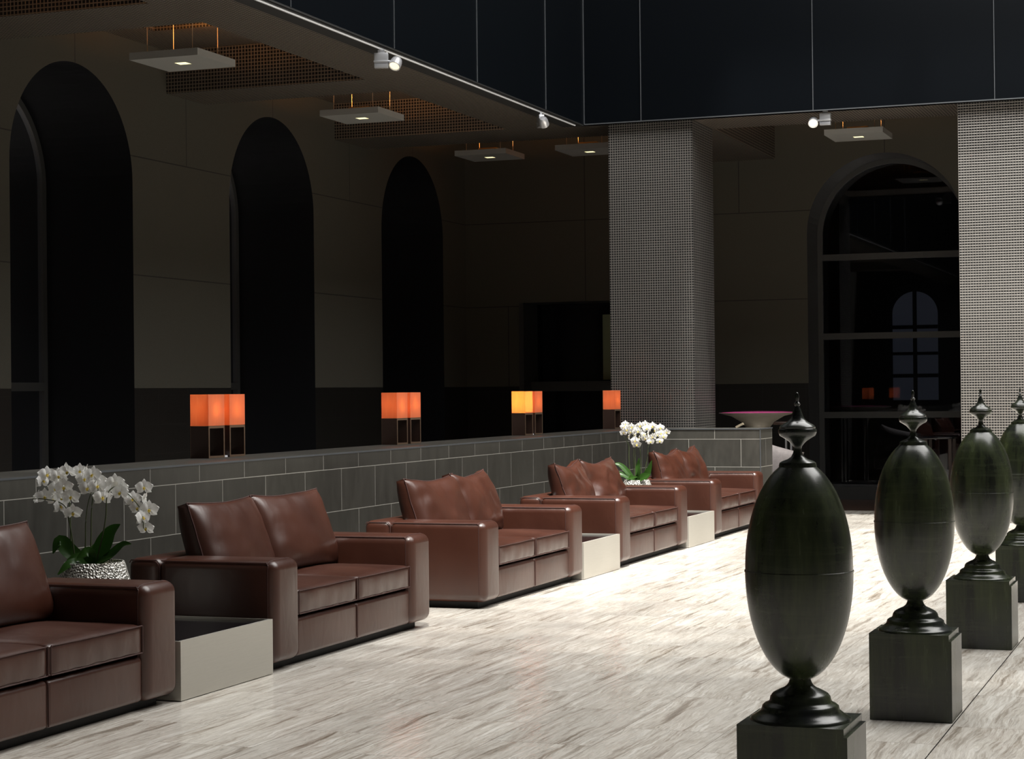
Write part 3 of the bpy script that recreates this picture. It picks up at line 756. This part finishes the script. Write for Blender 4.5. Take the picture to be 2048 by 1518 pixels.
F1 = [(-0.267, .802), (-.196, .795), (-.138, .82), (-.219, .729), (-.156, .739), (-.349, .679), (-.285, .685), (-.247, .674), (-.197, .675), (-.128, .685), (-.18, .636), (-.101, .603), (-.235, .765), (-.29, .77), (-.036, .813), (.02, .803), (-.065, .779), (-.099, .82), (-.037, .73), (.036, .743), (.044, .682), (.0, .765), (.126, .76), (.19, .712), (.115, .715), (.155, .735), (.245, .677), (.28, .735), (.275, .631), (.315, .68), (.319, .583), (.336, .622), (.327, .526)]
z0 = .30
orchid((-5.62, 8.785, .2835), 'white orchid with arching stems in a hammered silver pot, on the near side table', .155, .215, .345,
    [[(-.13, z0), (-.151, .441), (-.156, .538), (-.16, .646), (-.18, .709), (-.219, .773), (-.27, .80)], [(-.08, z0), (-.102, .456), (-.124, .568), (-.146, .627), (-.191, .66), (-.295, .674), (-.341, .674)],
     [(-.024, z0), (-.017, .482), (-.01, .604), (-.002, .711), (-.008, .774), (-.05, .803)], [(-.045, z0), (-.035, .45), (-.03, .55), (-.02, .66), (.03, .78)], [(.02, z0), (.073, .483), (.091, .59), (.109, .702), (.154, .741), (.215, .717), (.27, .674), (.308, .607), (.324, .526)]],
    F1, [([(-.03, -.02, .33), (-.12, -.05, .40), (-.165, -.07, .455), (-.195, -.09, .39)], .085), ([(.0, .0, .33), (.06, -.01, .42), (.12, -.02, .50), (.178, -.03, .545)], .105), ([(.03, -.02, .33), (.12, -.03, .385), (.20, -.04, .44), (.255, -.05, .445)], .05),
         ([(.02, -.05, .33), (.10, -.09, .36), (.185, -.11, .385)], .04), ([(0, -.05, .33), (-.05, -.14, .345), (-.10, -.19, .29)], .055), ([(-.02, .03, .33), (-.01, .05, .40), (.02, .08, .45)], .085), ([(0, -.04, .33), (-.04, -.09, .37), (-.09, -.12, .36)], .06), ([(.01, -.05, .34), (.02, -.09, .40), (-.03, -.12, .37)], .07)],
    1.24, 5, 0)
F2 = [(-.106, .884), (-.129, .801), (-.117, .858), (-.041, .858), (-.053, .806), (-.075, .76), (-.032, .734), (.001, .78), (0, .723), (-.006, .682), (.045, .868), (.034, .816), (.093, .878), (.071, .78), (.12, .842), (.13, .79), (.124, .734), (.163, .862), (.156, .713), (.195, .821), (.216, .78), (.243, .847), (.231, .718), (.264, .795), (.285, .764), (.307, .805), (.087, .744), (-.08, .83), (.0, .83), (.18, .76), (.03, .75)]
orchid((-5.48, 18.25, .2835), 'small bright white orchid in a silver pot, on the far side table', .125, .185, .34,
    [[(-.06, z0), (-.075, .547), (-.076, .677), (-.124, .765)], [(-.036, z0), (-.04, .548), (-.032, .703)], [(-.015, z0), (-.011, .703)], [(.039, z0), (.031, .574), (.021, .682)], [(.06, z0), (.111, .558), (.129, .682), (.236, .723)]],
    F2, [([(-.02, -.02, .33), (-.09, -.03, .42), (-.16, -.04, .485), (-.228, -.05, .50)], .06), ([(-.03, -.04, .33), (-.12, -.06, .39), (-.24, -.08, .42)], .055), ([(-.02, .03, .33), (-.1, .05, .37), (-.20, .07, .37)], .05), ([(0, .03, .33), (.0, .04, .45), (.012, .05, .55)], .05),
         ([(.05, .0, .33), (.11, .0, .40), (.16, -.01, .53)], .07), ([(.02, -.06, .33), (.10, -.1, .37), (.17, -.12, .40)], .085), ([(.0, -.05, .33), (.04, -.09, .38), (.06, -.1, .49)], .04), ([(.0, -.06, .33), (-.05, -.1, .36), (.05, -.13, .37)], .06)],
    1.12, 9, 0)

# ------------------------------------------------------------------ things behind the counter return
t = thing('bowl_table', (-5.415, 23.2, 0), 'flared bronze pedestal table with a glossy pink top behind the counter end', 'table')
bm = bmesh.new(); lathe(bm, [(.28, 0), (.28, .02), (.12, .06), (.065, .3), (.06, .70), (.085, .88), (.13, 1.01), (.20, 1.10), (.32, 1.17), (.47, 1.208), (.475, 1.212), (.465, 1.214), (.0, 1.205)], 72); obj('pedestal_base', bm, 'bowl', t, True)
bm = bmesh.new(); lathe(bm, [(.458, 1.212), (.44, 1.218), (.3, 1.227), (0, 1.233)], 72, False); obj('table_top', bm, 'pink', t, True, label='glossy pink top')
t = thing('lounge_chair', (-5.04, 22.25, 0), 'grey velvet lounge chair peeking out behind the counter end', 'chair')
bm = cushion_bm(-.30, .18, -.30, .30, .20, .42, 4, .03, .05, 12); obj('seat', bm, 'velvet', t, True)
bm, sm_ = pillow_bm(31, .5, .62, .50, .22, 16); o = obj('backrest', bm, 'velvet', t, True, loc=(.03, .05, .60)); o.rotation_euler = (.25, .1, math.radians(75))
for x in (-.24, .12):
    for y in (-.24, .24): bx('leg', (x-.015, x+.015, y-.015, y+.015, 0, .21), 'darkwood', t)
t = thing('bar_stool', (-5.36, 24.0, 0), 'slim metal bar stool in the shade behind the pink-topped table', 'stool')
bx('seat', (-.17, .17, -.17, .17, 1.05, 1.09), 'darkwood', t, r=.01)
for x in (-.15, .15):
    for y in (-.15, .15):
        bx('leg', (x-.011, x+.011, y-.011, y+.011, 0, 1.05), 'alu', t)
bx('footrest', (-.15, .15, -.155, -.14, .3, .32), 'alu', t)
t = thing('bar_table', (-3.52, 25.0, 0), 'dark polished table in front of the arched end window', 'table')
bx('table_top', (-.2, .24, -.25, .25, .845, .87), 'black', t, r=.004)
for x in (-.1, .2):
    for y in (-.2, .2): bx('leg', (x-.02, x+.02, y-.02, y+.02, 0, .845), 'darkwood', t)
o = bx('wood_block', (-.045, .045, -.03, .03, -.012, .012), 'wood'); tag(o, 'small pale wooden block tilted on top of the counter end', 'block')  # plain block added for an unidentified piece of wood
o.location = (-5.24, 21.55, 1.088); o.rotation_euler = (0, math.radians(-27), 0)
